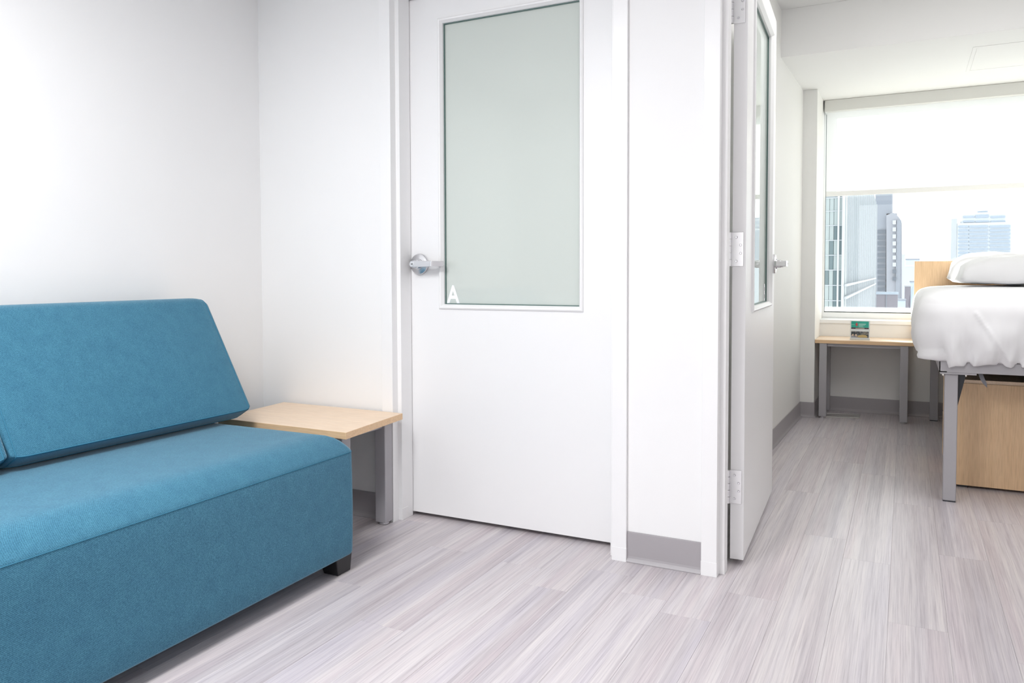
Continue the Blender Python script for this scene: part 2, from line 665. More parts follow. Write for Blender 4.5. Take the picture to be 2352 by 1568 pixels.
# ------------------------------------------------------------------ door frames
def door_frame(name, xl, xr, stop=2.5635):
    """stepped steel frame; xl, xr are the inner edges of the face on either side"""
    t = structure(empty(name, ((xl + xr) / 2, WY0, 0)))
    prof = [(0, 2.455), (.0495, 2.455), (.0495, 2.4905), (.0665, 2.4905), (.0665, stop), (.0495, stop), (.0495, 2.612), (-.0, 2.612), (0, 2.6055), (.026, 2.6055), (.026, 2.4675), (0, 2.4675)]
    Z1 = 2.075
    for sgn, xe in ((1, xl), (-1, xr)):
        bm = bmesh.new()
        prism(bm, [(xe + sgn * (u - .0495), v) for u, v in prof], 0, Z1, lambda a, u, v: (u, v, a))
        j = new_obj('jamb', fix(bm), M['trim'], t, bevel=.0012, seg=2)
        bm = bmesh.new()
        ft = [(-.0006, 2.4542), (.0503, 2.4542), (.0503, 2.4897), (.0673, 2.4897), (.0673, 2.53), (.05, 2.53), (.05, 2.52), (-.0006, 2.4674)]
        prism(bm, [(xe + sgn * (u - .0495), v) for u, v in ft], .0, .046, lambda a, u, v: (u, v, a))
        new_obj('foot_cover', fix(bm), M['trim'], j, bevel=.0006, seg=1)
    bm = bmesh.new()
    top = [(0, 2.455), (-.0495, 2.455), (-.0495, 2.4905), (-.0665, 2.4905), (-.0665, stop), (-.0495, stop), (-.0495, 2.612), (0, 2.612), (0, 2.6055), (-.026, 2.6055), (-.026, 2.4675), (0, 2.4675)]
    prism(bm, [(v, 2.095 + u) for u, v in top], xl - .0495, xr + .0495, lambda a, u, v: (a, u, v))
    new_obj('head', fix(bm), M['trim'], t, bevel=.0012)
    return t


AL, AR = -1.7605, -.8680
BL, BR = -.5200, .3725
door_frame('trim_1', AL, AR)
door_frame('trim_2', BL, BR, 2.537)


# ------------------------------------------------------------------ door leaves
def ring_prof(bm, lo, hi, prof, P):
    """picture-frame moulding round the rectangle lo..hi (u, z); prof = (inset, w) pairs, open ribbon"""
    rings = []
    for ins, w in prof:
        rings.append([bm.verts.new(P(*q)) for q in ((lo[0] + ins, w, lo[1] + ins), (hi[0] - ins, w, lo[1] + ins), (hi[0] - ins, w, hi[1] - ins), (lo[0] + ins, w, hi[1] - ins))])
    for A, B in zip(rings, rings[1:] + rings[:1]):
        for k in range(4):
            bm.faces.new((A[k], A[(k + 1) % 4], B[(k + 1) % 4], B[k]))


LW, LT, LZ0, LZ1 = .893, .0435, .0155, 2.03
GU0, GU1, GZ0, GZ1 = .1665, .7285, .846, 1.921      # visible glass


def door_leaf(name, P, letter, label=None):
    """P(u, w, z): u from the hinge edge, w from the living-room face into the leaf"""
    t = structure(empty(name, P(0, 0, 0)))
    bm = bmesh.new()
    cu0, cu1, cz0, cz1 = GU0 - .004, GU1 + .004, GZ0 - .004, GZ1 + .004
    O = [(0, LZ0), (LW, LZ0), (LW, LZ1), (0, LZ1)]
    I = [(cu0, cz0), (cu1, cz0), (cu1, cz1), (cu0, cz1)]
    v = {}
    for nm, q in (('O', O), ('I', I)):
        for w in (0, LT):
            v[nm, w] = [bm.verts.new(P(a, w, b)) for a, b in q]
    for w in (0, LT):
        for k in range(4):
            j = (k + 1) % 4
            bm.faces.new((v['O', w][k], v['O', w][j], v['I', w][j], v['I', w][k]))
    for nm in 'OI':
        for k in range(4):
            j = (k + 1) % 4
            bm.faces.new((v[nm, 0][k], v[nm, 0][j], v[nm, LT][j], v[nm, LT][k]))
    fix(bm)
    new_obj('leaf', bm, M['door'], t, bevel=.0012)
    for face in (0, 1):
        W = (lambda w: w) if face == 0 else (lambda w: LT - w)
        bm = bmesh.new()
        ring_prof(bm, (GU0 - .019, GZ0 - .019), (GU1 + .019, GZ1 + .019),
                  [(0, W(.0)), (.0015, W(-.006)), (.006, W(-.009)), (.011, W(-.008)), (.0185, W(.004)), (.0185, W(.0125)), (.012, W(.0125)), (.012, W(.0002))], P)
        new_obj('glazing_bead', fix(bm), M['trim'], t)
    bm = bmesh.new()
    ring_prof(bm, (GU0 - .0035, GZ0 - .0035), (GU1 + .0035, GZ1 + .0035), [(0, .0127), (.0065, .0127), (.0065, .0178), (0, .0178)], P)  # dark strip standing in for the shadowed gap between bead and glass
    new_obj('gasket', fix(bm), M['gasket'], t)
    pane = box('glass_pane', (GU0 - .003, .018, GZ0 - .003), (GU1 + .003, .024, GZ1 + .003), M['frosted'], t, P=P)
    # letter stuck in the lower corner of the pane on the lever side
    cu = bpy.data.curves.new('letter', 'FONT')
    cu.body = letter
    cu.size = .1
    cu.offset = .0022
    tmp = bpy.data.objects.new('letter', cu)
    COL.objects.link(tmp)
    bpy.context.view_layer.update()
    me = bpy.data.meshes.new_from_object(tmp.evaluated_get(bpy.context.evaluated_depsgraph_get()))
    bpy.data.objects.remove(tmp)
    xs = [q.co.x for q in me.vertices]; ys = [q.co.y for q in me.vertices]
    hh = .074
    k = hh / (max(ys) - min(ys))
    kx = .0605 / (max(xs) - min(xs)) if letter == 'A' else k
    wd_ = (max(xs) - min(xs)) * kx
    mir = 1 if P.readable == 1 else -1
    u_left = GU1 - .001 if P.readable == 1 else GU1 - .006 - wd_
    for q in me.vertices:
        a = (q.co.x - min(xs)) * kx
        u = (GU1 - .0025 - a) if P.readable == 1 else (u_left + a)
        q.co = P(u, .0172, GZ0 - .0005 + (q.co.y - min(ys)) * k)
    me.materials.clear(); me.materials.append(M['letter'])
    lo_ = bpy.data.objects.new('letter', me)
    COL.objects.link(lo_)
    lo_.parent = t
    lo_.matrix_parent_inverse = parent_world(t).inverted()
    # lever sets on both faces
    UL, ZL = .8345, 1.0015
    for face in (0, 1):
        W = (lambda h: -h) if face == 0 else (lambda h: LT + h)
        Q = lambda x, y, h: P(UL + x, W(h), ZL + y)
        bm = bmesh.new()
        lathe(bm, [(0, .0), (.0405, .0), (.0405, .009), (.0385, .0115), (.030, .0135), (.0215, .0145), (.0205, .019), (.0, .019)], Q, 40)
        rose = new_obj('rose', fix(bm), M['chrome'], t, bevel=0)
        for p in rose.data.polygons: p.use_smooth = len(p.vertices) == 4 and False
        bm = bmesh.new()
        lathe(bm, [(.0, .019), (.0165, .019), (.0165, .030), (.0145, .036), (.0145, .043), (.0, .043)], Q, 28)
        hub = new_obj('hub', fix(bm), M['chrome'], rose)
        # lever: a flat bar with a half-round end over the hub, its tip returning to the door
        hz = .0125
        bm = bmesh.new()
        out = [(hz * math.cos(math.radians(a)), hz * math.sin(math.radians(a))) for a in range(90, -91, -15)]
        body = [(-.088, -hz)] + [(-.02, -hz)] + [(x, y) for x, y in out[::-1]] + [(-.02, hz), (-.088, hz)]
        sh = lambda x, y: (x, y)
        def lay(h, ex): return [bm.verts.new(P(UL + (x if x > -.05 else x + ex), W(h), ZL + (y if x > -.05 else y * .88))) for x, y in body]
        A = lay(.060, 0); B = lay(.043, .012)
        n = len(A)
        bm.faces.new(A); bm.faces.new(B[::-1])
        for i in range(n):
            j = (i + 1) % n
            bm.faces.new((A[i], B[i], B[j], A[j]))
        lever = new_obj('lever', fix(bm), M['chrome'], t, bevel=.0012)
        bm = bmesh.new()
        # returning tip
        tipz = hz * .82
        pl = [(-.0885, .0585), (-.122, .0255), (-.1145, .0165), (-.078, .0435)]
        prism(bm, [(x, h) for x, h in pl], -tipz, tipz, lambda a, x, h: P(UL + x, W(h), ZL + a))
        new_obj('lever_return', fix(bm), M['chrome'], lever, bevel=.001)
        bm = bmesh.new()
        lathe(bm, [(0, .0606), (.0082, .0606), (.0082, .0598)], lambda x, y, h: P(UL + x, W(h), ZL + y), 24)
        cyl = new_obj('lock_cylinder', fix(bm), M['brushed'], lever)
        bm = bmesh.new()
        add_box(bm, (-.0012, .0603, -.0038), (.0012, .0611, .0038), lambda x, h, z: P(UL + z, W(h), ZL + x))
        lathe(bm, [(0, .0611), (.0022, .0611), (.0022, .0603)], lambda x, y, h: P(UL - .002 + x, W(h), ZL + y), 12)
        new_obj('keyhole', fix(bm), M['chrome_dark'], lever)
    # hinges on the hinge edge
    for zc in (.2575, 1.0405, 1.824):
        hh = .0555
        h = box('hinge', (-.0022, .0075, zc - hh), (.0004, LT + .003, zc + hh), M['brushed'], t, bevel=.0008, P=P)
        for k in range(5):
            z0 = zc - hh + k * 2 * hh / 5
            bm = bmesh.new()
            lathe(bm, [(0, z0 + .0006), (.0068, z0 + .0006), (.0068, z0 + 2 * hh / 5 - .0006), (0, z0 + 2 * hh / 5 - .0006)], lambda x, y, a: P(-.0052 + x, LT + .0068 + y, a), 14)
            new_obj('knuckle', fix(bm), M['brushed'], h)
        for w_, dz in ((.0300, .039), (.0165, .0135), (.0165, -.0135), (.0300, -.039)):
            bm = bmesh.new()
            lathe(bm, [(0, -.0028), (.0030, -.0030), (.0044, -.0022)], lambda x, y, a: P(a, w_ + x, zc + dz + y), 14)
            sxx = new_obj('screw', fix(bm), M['chrome'], h)
    return t


class Map:
    def __init__(s, org, ud, wd_, readable):
        s.o, s.u, s.w, s.readable = Vector(org), Vector(ud), Vector(wd_), readable

    def __call__(s, u, w, z):
        return s.o + s.u * u + s.w * w + Vector((0, 0, z))


door_leaf('door_1', Map((AR + .0005, 2.567, 0), (-1, 0, 0), (0, 1, 0), 1), 'A')
TH = math.radians(92.6)
ct, st = math.cos(TH), math.sin(TH)
# open leaf, turned about its hinge pin beside the bedroom face of the frame
near = Vector((-.464, 2.6025, 0))
door_leaf('door_2', Map(near, (ct, st, 0), (-st, ct, 0), -1), 'B')

# ------------------------------------------------------------------ window and blind
wn = structure(empty('window_1', (.36, 6.02, .64)))
bm = bmesh.new()
add_box(bm, (-.532, 5.98, .60), (1.26, 6.01, .682))
add_box(bm, (-.532, 5.975, .648), (1.26, 5.98, .655))
new_obj('bottom_rail', fix(bm), M['win_frame'], wn, bevel=.002)
box('stile', (-.532, 5.98, .682), (-.519, 6.01, BZ), M['win_frame'], wn, bevel=.001)
box('stile', (1.24, 5.98, .682), (1.26, 6.01, BZ), M['win_frame'], wn, bevel=.001)
box('top_rail', (-.519, 5.98, 2.087), (1.24, 6.01, BZ), M['win_frame'], wn, bevel=.001)
bm = bmesh.new()
prism(bm, [(5.98, .6405), (5.98, .615), (5.838, .612), (5.838, .636), (5.846, .6395)], -.532, 1.26, lambda a, u, v: (a, u, v))
new_obj('sill', fix(bm), M['win_frame'], wn, bevel=.0015)
bm = bmesh.new()
add_box(bm, (-.532, 5.85, .60), (1.26, 5.98, .6135))
new_obj('sill_apron', fix(bm), M['win_frame'], wn)
bm = bmesh.new()
for lo, hi in (((-.519, .682), (1.24, .6885)), ((-.519, .6885), (-.5165, 2.087))):
    add_box(bm, (lo[0], 5.99, lo[1]), (hi[0], 5.9955, hi[1]))
new_obj('gasket', fix(bm), M['dark_gasket'], wn)
box('pane', (-.5185, 5.996, .6825), (1.2395, 6.002, 2.0865), M['window_glass'], wn)

rb = empty('roller_blind', (.36, 5.93, 2.168), 'white roller blind half lowered over the bedroom window', 'blind')
box('cassette', (-.522, 5.885, 2.088), (1.255, 5.965, 2.1675), M['cassette'], rb, bevel=.004, seg=3)
bm = bmesh.new()
nx, nz = 30, 10
g = [[bm.verts.new((-.511 + 1.755 * i / nx, 5.934 + .0015 * math.sin(i * 1.1) * (k / nz), 2.095 - (2.095 - 1.532) * k / nz)) for k in range(nz + 1)] for i in range(nx + 1)]
for i in range(nx):
    for k in range(nz):
        bm.faces.new((g[i][k], g[i + 1][k], g[i + 1][k + 1], g[i][k + 1]))
new_obj('shade', bm, M['blind'], rb, True)
box('hem_bar', (-.511, 5.9285, 1.502), (1.244, 5.9395, 1.536), M['hem'], rb, bevel=.003)


# ------------------------------------------------------------------ sofa
def frame(o, ang):
    ca, sa = math.cos(ang), math.sin(ang)
    ox, oy = o
    return lambda x, y, z: Vector((ox + ca * x - sa * y, oy + sa * x + ca * y, z))


SO = (-1.5856, 2.003)
F = frame(SO, math.radians(.85))        # local x <= 0 towards the wall, local y <= 0 along the sofa
SD, SL = .80, 1.64
sofa = empty('sofa', (-1.99, 1.18, 0), 'teal fabric bench sofa on black feet by the white wall', 'sofa')
hx, hy, cx, cy = SD / 2, SL / 2, -SD / 2, -SL / 2


def seat_ring(ins, z, r=.03):
    return [F(cx + a, cy + b, z) for a, b in rrect(hx - ins, hy - ins, max(r - ins * .4, .012), 7)]


bm = bmesh.new()
rings = [seat_ring(.05, .056), seat_ring(.012, .0562), seat_ring(.004, .059), seat_ring(.0005, .066), seat_ring(-.001, .12), seat_ring(-.002, .22), seat_ring(-.001, .32), seat_ring(0, .386), seat_ring(.0012, .3925)]
for d in (.003, .008, .016, .028, .044, .062, .085, .115, .16, .22, .30):
    q = min(d / .10, 1)
    rings.append(seat_ring(d, .3935 + .058 * (1 - (1 - q) ** 2.4)))
rings_mesh(bm, rings)
seat = new_obj('seat', fix(bm), M['teal'], sofa, True)
bm = bmesh.new()
tube(bm, seat_ring(.0002, .3915), .0011, 6, True)
new_obj('seam', fix(bm), M['teal_seam'], sofa, True)
for lx, ly in ((-.012, -.006), (-.012, -SL + .086), (-SD + .092, -.006), (-SD + .092, -SL + .086)):
    bm = bmesh.new()
    a = [(lx - .078, ly - .080, .062), (lx, ly - .080, .062), (lx, ly, .062), (lx - .078, ly, .062)]
    b = [(lx - .062, ly - .068, 0), (lx - .004, ly - .068, 0), (lx - .004, ly - .004, 0), (lx - .062, ly - .004, 0)]
    A = [bm.verts.new(F(*p)) for p in a]; B = [bm.verts.new(F(*p)) for p in b]
    bm.faces.new(A); bm.faces.new(B[::-1])
    for i in range(4):
        bm.faces.new((A[i], B[i], B[(i + 1) % 4], A[(i + 1) % 4]))
    new_obj('foot', fix(bm), M['black'], sofa, bevel=.003)


# back cushions: wedge bolsters leaning on the wall
def smooth_poly(pts, radii, n=5):
    out = []
    L = len(pts)
    for i in range(L):
        p = Vector(pts[i]); a = Vector(pts[i - 1]); b = Vector(pts[(i + 1) % L])
        r = radii[i]
        da = (a - p).normalized(); db = (b - p).normalized()
        s, e = p + da * r, p + db * r
        for k in range(n + 1):
            t = k / n
            out.append((s * (1 - t) ** 2 + p * 2 * t * (1 - t) + e * t * t))
    dense = []
    for i in range(len(out)):
        a, b = out[i], out[(i + 1) % len(out)]
        m = max(1, int((b - a).length / .03))
        for k in range(m):
            dense.append(a.lerp(b, k / m))
    return dense


CPOLY = [(-2.048, .489), (-2.108, .4525), (-2.40, .4525), (-2.425, .60), (-2.385, .845), (-2.335, .8775), (-2.268, .8775)]
CRAD = [.008, .02, .03, .05, .04, .02, .022]
cpoly = smooth_poly(CPOLY, CRAD)
f0, f1 = Vector(CPOLY[0]), Vector(CPOLY[6])
fdir = (f1 - f0).normalized()
fnorm = Vector((fdir.y, -fdir.x))


def cushion(y0, y1, label):
    t = empty('back_cushion', (-2.25, (y0 + y1) / 2, .4525), label, 'cushion', 'teal back cushions of the sofa')
    cen = Vector((-2.24, .63))
    L = y1 - y0
    ys = [0, .004, .012, .024, .04, .07] + [.12 + (L - .24) * k / 14 for k in range(15)] + [L - .07, L - .04, L - .024, L - .012, L - .004, L]
    bm = bmesh.new()
    rings = []
    for y in ys:
        e = min(y, L - y)
        sh = 1 - .05 * max(0, 1 - e / .04) ** 2.2
        r = []
        for p in cpoly:
            q = cen + (p - cen) * sh
            s = (q - f0).dot(fdir) / (f1 - f0).length
            off = (q - f0).dot(fnorm)
            if off > -.03 and 0 < s < 1:
                q = q + fnorm * .012 * math.sin(math.pi * s) ** .7 * min(1, (max(e, 0) / .25)) ** .6
            skew = -(q.x + 2.05) * .0
            r.append((q.x - .0 + (y0 + y - 2.0) * -.014, y0 + y + skew, max(q.y, .4522)))
        rings.append(r)
    rings_mesh(bm, rings)
    new_obj('cover', fix(bm), M['teal'], t, True)
    # welts along the front edges
    bm = bmesh.new()
    loop = [r_ for r_ in (rings[3][i] for i in range(len(cpoly)))]
    tube(bm, rings[2], .002, 5, True)
    tube(bm, rings[-3], .002, 5, True)
    fi = min(range(len(cpoly)), key=lambda i: (cpoly[i] - f0).length)
    ui = min(range(len(cpoly)), key=lambda i: (cpoly[i] - Vector((-2.095, .4600))).length)
    tube(bm, [r[fi] for r in rings[2:-2]], .0021, 5)
    tube(bm, [r[ui] for r in rings[2:-2]], .0018, 5)
    new_obj('seam', fix(bm), M['teal_seam'], t, True)
    return t


cushion(1.186, 2.018, 'teal wedge back cushion at the sofa end beside the side table')
cushion(.345, 1.178, 'teal wedge back cushion cut off by the edge, farther from the side table')


# ------------------------------------------------------------------ side table and nightstand
def leg_with_glide(x0, y0, x1, y1, z1, parent):
    l = box('leg', (x0, y0, .011), (x1, y1, z1), M['steel_grey'], parent, bevel=.0025)
    bm = bmesh.new()
    mx, my, r = (x0 + x1) / 2, (y0 + y1) / 2, min(x1 - x0, y1 - y0) * .40
    lathe(bm, [(0, 0), (r * .93, 0), (r, .003), (r, .009), (r * .8, .012), (0, .012)], lambda a, b, h: (mx + a, my + b, h), 24)
    new_obj('glide', fix(bm), M['chrome'], l)


def slab_top(name, quad, z0, z1, mat, edge, parent):
    bm = bmesh.new()
    A = [bm.verts.new((x, y, z0)) for x, y in quad]; B = [bm.verts.new((x, y, z1)) for x, y in quad]
    bm.faces.new(A[::-1]); bm.faces.new(B)
    for i in range(4):
        bm.faces.new((A[i], A[(i + 1) % 4], B[(i + 1) % 4], B[i]))
    fix(bm)
    o = new_obj(name, bm, mat, parent, bevel=.0012)
    o.data.materials.append(edge)
    for p in o.data.polygons:
        if abs(p.normal.z) < .5: p.material_index = 1
    return o


st_ = empty('side_table', (-1.99, 2.26, 0), 'low beech topped side table with grey legs beside the sofa', 'table')
slab_top('tabletop', [(-2.274, 2.069), (-1.672, 2.064), (-1.711, 2.4505), (-2.310, 2.4505)], .4065, .4305, M['wood_x'], M['wood_edge'], st_)
for x0, y0 in ((-1.807, 2.401), (-1.807, 2.150), (-2.245, 2.392), (-2.245, 2.150)):
    leg_with_glide(x0, y0, x0 + .0475, y0 + .0475, .4065, st_)
for lo, hi in (((-1.797, 2.1975), (-1.772, 2.401)), ((-2.235, 2.1975), (-2.210, 2.392)), ((-2.1975, 2.165), (-1.807, 2.185)), ((-2.1975, 2.41), (-1.807, 2.43))):
    box('apron', (*lo, .3765), (*hi, .4065), M['steel_grey'], st_)

ns = empty('nightstand', (-.235, 5.67, 0), 'beech topped nightstand on grey legs below the bedroom window', 'nightstand')
slab_top('tabletop', [(-.5305, 5.502), (.058, 5.502), (.058, 5.847), (-.5305, 5.847)], .498, .5215, M['wood_x'], M['wood_edge'], ns)
for x0, y0 in ((-.5035, 5.508), (-.0225, 5.508), (-.5035, 5.778), (-.0225, 5.778)):
    leg_with_glide(x0, y0, x0 + .0465, y0 + .0465, .498, ns)
for y in (5.52, 5.795):
    box('apron', (-.457, y, .478), (-.0225, y + .015, .498), M['steel_grey'], ns)

# card holder on the nightstand
def card_picture():
    t = NT('printed_photo')
    b = t.bsdf((.2, .2, .2, 1), .35)
    v = t.mapping((1, 1, 1))
    n = t.noise(v, 55, 4, .6)
    c = t.ramp(n, [(.35, srgb(24, 32, 36)), (.5, srgb(70, 76, 84)), (.6, srgb(150, 140, 128)), (.7, srgb(44, 52, 54))])
    t.l(c, b.inputs['Base Color'])
    return t.m


M['photo_print'] = card_picture()
M['card'] = flat('white_card', (.86, .86, .86, 1), .4)
M['teal_print'] = flat('teal_print', srgb(38, 182, 158), .4)
M['plum_print'] = flat('plum_print', srgb(62, 30, 48), .4)
M['red_print'] = flat('coral_print', srgb(214, 70, 74), .4)
M['pale_print'] = flat('pale_print', srgb(168, 224, 210), .4)
M['ochre_print'] = flat('ochre_print', srgb(206, 176, 112), .4)
M['sand_print'] = flat('sand_print', srgb(222, 196, 176), .4)
M['steel_print'] = flat('grey_blue_print', srgb(170, 170, 182), .4)
ch = empty('card_holder', (-.263, 5.6, .5215), 'small clear holder with a teal and white card on the nightstand', 'sign')
CA = math.radians(-2)
lean = .16


def CP(x, z, d=0):
    """point on the leaning card face; x along, z up the card, d out towards the room"""
    return Vector((-.263 + x * math.cos(CA), 5.585 + x * math.sin(CA) + z * lean - d, .524 + z))


def card_box(name, x0, x1, z0, z1, d0, d1, mat, parent, bevel=0):
    bm = bmesh.new()
    add_box(bm, (x0, d0, z0), (x1, d1, z1), lambda x, d, z: CP(x, z, d))
    return new_obj(name, fix(bm), mat, parent, bevel=bevel)


cd = card_box('card', -.058, .058, .004, .122, -.0008, .0002, M['card'], ch)
bm = bmesh.new()
add_box(bm, (-.060, .0012, 0), (.060, .0028, .1235), lambda x, d, z: CP(x, z, d))
add_box(bm, (-.060, -.0032, 0), (.060, -.0016, .1235), lambda x, d, z: CP(x, z, d))
v = add_box(bm, (-.060, 5.570, .5216), (.060, 5.645, .5235), lambda x, y, z: Vector((-.263 + x, y, z)))
new_obj('acrylic_shell', fix(bm), M['acrylic'], ch)
D0, D1 = .0003, .0005
card_box('teal_panel', -.053, .053, .078, .119, D0, D1, M['teal_print'], cd)
card_box('plum_band', -.053, .053, .069, .0775, D0, D1, M['plum_print'], cd)
card_box('photo_panel', -.053, .053, .012, .053, D0, D1, M['photo_print'], cd)
bm = bmesh.new()
lathe(bm, [(0, .0008), (.0065, .0008), (.0065, .0005)], lambda x, y, h: CP(-.020 + x, .098 + y * 1.75, h), 20)
new_obj('emblem', fix(bm), M['red_print'], cd)
for i, (x0, x1, z) in enumerate(((-.051, -.031, .096), (-.008, .036, .101), (-.008, .030, .0945), (-.008, .018, .089), (-.008, .022, .083))):
    card_box('text_line', x0, x1, z - .0016 if i != 1 else z - .003, z + .0016 if i != 1 else z + .003, D1, D1 + .0002, M['pale_print'], cd)
card_box('text_line', -.027, .027, .0715, .075, D1, D1 + .0002, M['sand_print'], cd)
bm = bmesh.new()
ov = [(-.018, .017), (-.006, .028), (.018, .032), (.036, .030), (.047, .020), (.04, .0135), (.0, .0135)]
A = [bm.verts.new(CP(x, z, D1 + .0002)) for x, z in ov]
bm.faces.new(A)
new_obj('printed_shape', fix(bm), M['ochre_print'], cd)
for pts, mt in (([(-.053, .022), (-.044, .036), (-.037, .036), (-.036, .022)], 'sand_print'), ([(-.031, .026), (-.026, .036), (-.02, .036), (-.014, .024), (-.022, .018)], 'sand_print'), ([(-.053, .012), (-.053, .023), (-.02, .018), (0, .0125)], 'steel_print')):
    bm = bmesh.new()
    bm.faces.new([bm.verts.new(CP(x, z, D1 + .0003)) for x, z in pts])
    new_obj('printed_shape', fix(bm), M[mt], cd)

# ------------------------------------------------------------------ bed
bed = empty('bed', (.62, 4.72, 0), 'grey metal framed single bed with a beech headboard by the window', 'bed')
BX0, BX1, BY0, BY1 = .132, 1.105, 3.695, 5.76
LEG = .049
for x in (.153, 1.035):
    for y in (3.712, 5.708):
        l = box('leg', (x, y, .004), (x + LEG, y + LEG, .539), M['steel_grey'], bed, bevel=.004, seg=3)
        box('foot_pad', (x + .001, y + .001, 0), (x + LEG - .001, y + LEG - .001, .0045), M['gusset'], l)


def rail(a0, a1, P):
    bm = bmesh.new()
    prism(bm, [(0, .548), (0, .592), (.0022, .5945), (.028, .5945), (.028, .592), (.0035, .592), (.0035, .5515), (.028, .5515), (.028, .548)], a0, a1, P)
    return fix(bm)


new_obj('foot_rail', rail(BX0, BX1, lambda a, u, v: (a, BY0 + u, v)), M['steel_grey'], bed)
new_obj('head_rail', rail(BX0, BX1, lambda a, u, v: (a, BY1 - u, v)), M['steel_grey'], bed)
new_obj('side_rail', rail(BY0, BY1, lambda a, u, v: (BX0 + u, a, v)), M['steel_grey'], bed)
new_obj('side_rail', rail(BY0, BY1, lambda a, u, v: (BX1 - u, a, v)), M['steel_grey'], bed)
box('deck', (BX0 + .004, BY0 + .004, .565), (BX1 - .004, BY1 - .004, .592), M['gusset'], bed)
for x0, x1 in ((.135, .267), (.97, 1.102)):
    pl_ = box('corner_plate', (x0, 3.697, .5395), (x1, 3.83, .5478), M['steel_grey'], bed, bevel=.0015)
    for bx, by in ((x0 + .012, 3.716), (x0 + .095, 3.722)):
        bm = bmesh.new()
        lathe(bm, [(0, .530), (.003, .530), (.0045, .533), (.0045, .5395), (0, .5395)], lambda a, b, h: (bx + a, by + b, h), 14)
        new_obj('bolt', fix(bm), M['bolt'], pl_)
bm = bmesh.new()
prism(bm, [(.2025, .5395), (.2325, .5395), (.2035, .405), (.2025, .405)], 3.74, 3.744, lambda a, u, v: (u, a, v))
new_obj('gusset', fix(bm), M['gusset'], bed)
bm = bmesh.new()
prism(bm, [(1.035, .5395), (1.005, .5395), (1.034, .405), (1.035, .405)], 3.74, 3.744, lambda a, u, v: (u, a, v))
new_obj('gusset', fix(bm), M['gusset'], bed)
hb = box('headboard', (.052, 5.785, .53), (1.185, 5.81, 1.038), M['wood_z'], bed, bevel=.0015)
for x in (.18, 1.04):
    box('headboard_bracket', (x, 5.757, .50), (x + .04, 5.785, .62), M['steel_grey'], bed)
# webbing tail hanging below the foot rail
bm = bmesh.new()
cl = [((.281, 3.733, .556), (.0085)), ((.2835, 3.731, .540), .0085), ((.2895, 3.728, .522), .0085), ((.2985, 3.727, .505), .0072), ((.3065, 3.728, .4885), .001)]
L_ = []
for (x, y, z), w in cl:
    L_.append((bm.verts.new((x - w * .9, y, z - w * .1)), bm.verts.new((x + w, y + .004, z + w * .2)), bm.verts.new((x + w, y + .0052, z + w * .2)), bm.verts.new((x - w * .9, y + .0012, z - w * .1))))
for A, B in zip(L_, L_[1:]):
    for k in range(4):
        bm.faces.new((A[k], A[(k + 1) % 4], B[(k + 1) % 4], B[k]))
bm.faces.new(L_[0][::-1]); bm.faces.new(L_[-1])
new_obj('strap', fix(bm), M['ribbon'], bed)

# comforter over the mattress
cf = empty('comforter', (.62, 4.7, .592), 'puffy white comforter tucked round the mattress', 'bedding')
CX, CY_ = .622, 4.6935
HX, HY = .585, 1.0635


def nz(x, y, z, s, seed=0):
    return noise.noise(Vector((x * s + seed, y * s - seed, z * s + seed * .5)))


NS = 44
ringdefs = [(.16, .5975), (.075, .597), (.050, .582), (.038, .585), (.022, .606), (.008, .64), (0, .68), (.0, .72), (.006, .755), (.013, .79), (.020, .815), (.032, .838), (.05, .856), (.075, .868), (.11, .876), (.17, .881), (.26, .885), (.38, .886), (.50, .886)]
dense = []
for i in range(len(ringdefs) - 1):
    p0, p1, p2, p3 = (Vector(ringdefs[max(i - 1, 0)]), Vector(ringdefs[i]), Vector(ringdefs[i + 1]), Vector(ringdefs[min(i + 2, len(ringdefs) - 1)]))
    for k in range(3):
        t_ = k / 3
        q = .5 * ((2 * p1) + (p2 - p0) * t_ + (2 * p0 - 5 * p1 + 4 * p2 - p3) * t_ ** 2 + (3 * p1 - p0 - 3 * p2 + p3) * t_ ** 3)
        dense.append((i + t_, q.x, q.y))
dense.append((len(ringdefs) - 1, *ringdefs[-1]))
bm = bmesh.new()


def outline(ins, n_side):
    hx_, hy_ = HX - ins, HY - ins
    r = max(.13 - ins * .5, .03)
    r = min(r, hx_ * .95)
    pts = []
    # dense straight runs so the folds have vertices to live on
    def arc(cx, cy, a0):
        for k in range(8):
            a = math.radians(a0 + 90 * k / 8)
            pts.append((cx + r * math.cos(a), cy + r * math.sin(a)))
    def run(p, q, m):
        for k in range(m):
            pts.append((p[0] + (q[0] - p[0]) * k / m, p[1] + (q[1] - p[1]) * k / m))
    arc(hx_ - r, hy_ - r, 0); run((hx_ - r, hy_), (-hx_ + r, hy_), 40)
    arc(-hx_ + r, hy_ - r, 90); run((-hx_, hy_ - r), (-hx_, -hy_ + r), 130)
    arc(-hx_ + r, -hy_ + r, 180); run((-hx_ + r, -hy_), (hx_ - r, -hy_), 220)
    arc(hx_ - r, -hy_ + r, 270); run((hx_, -hy_ + r), (hx_, hy_ - r), 60)
    return pts


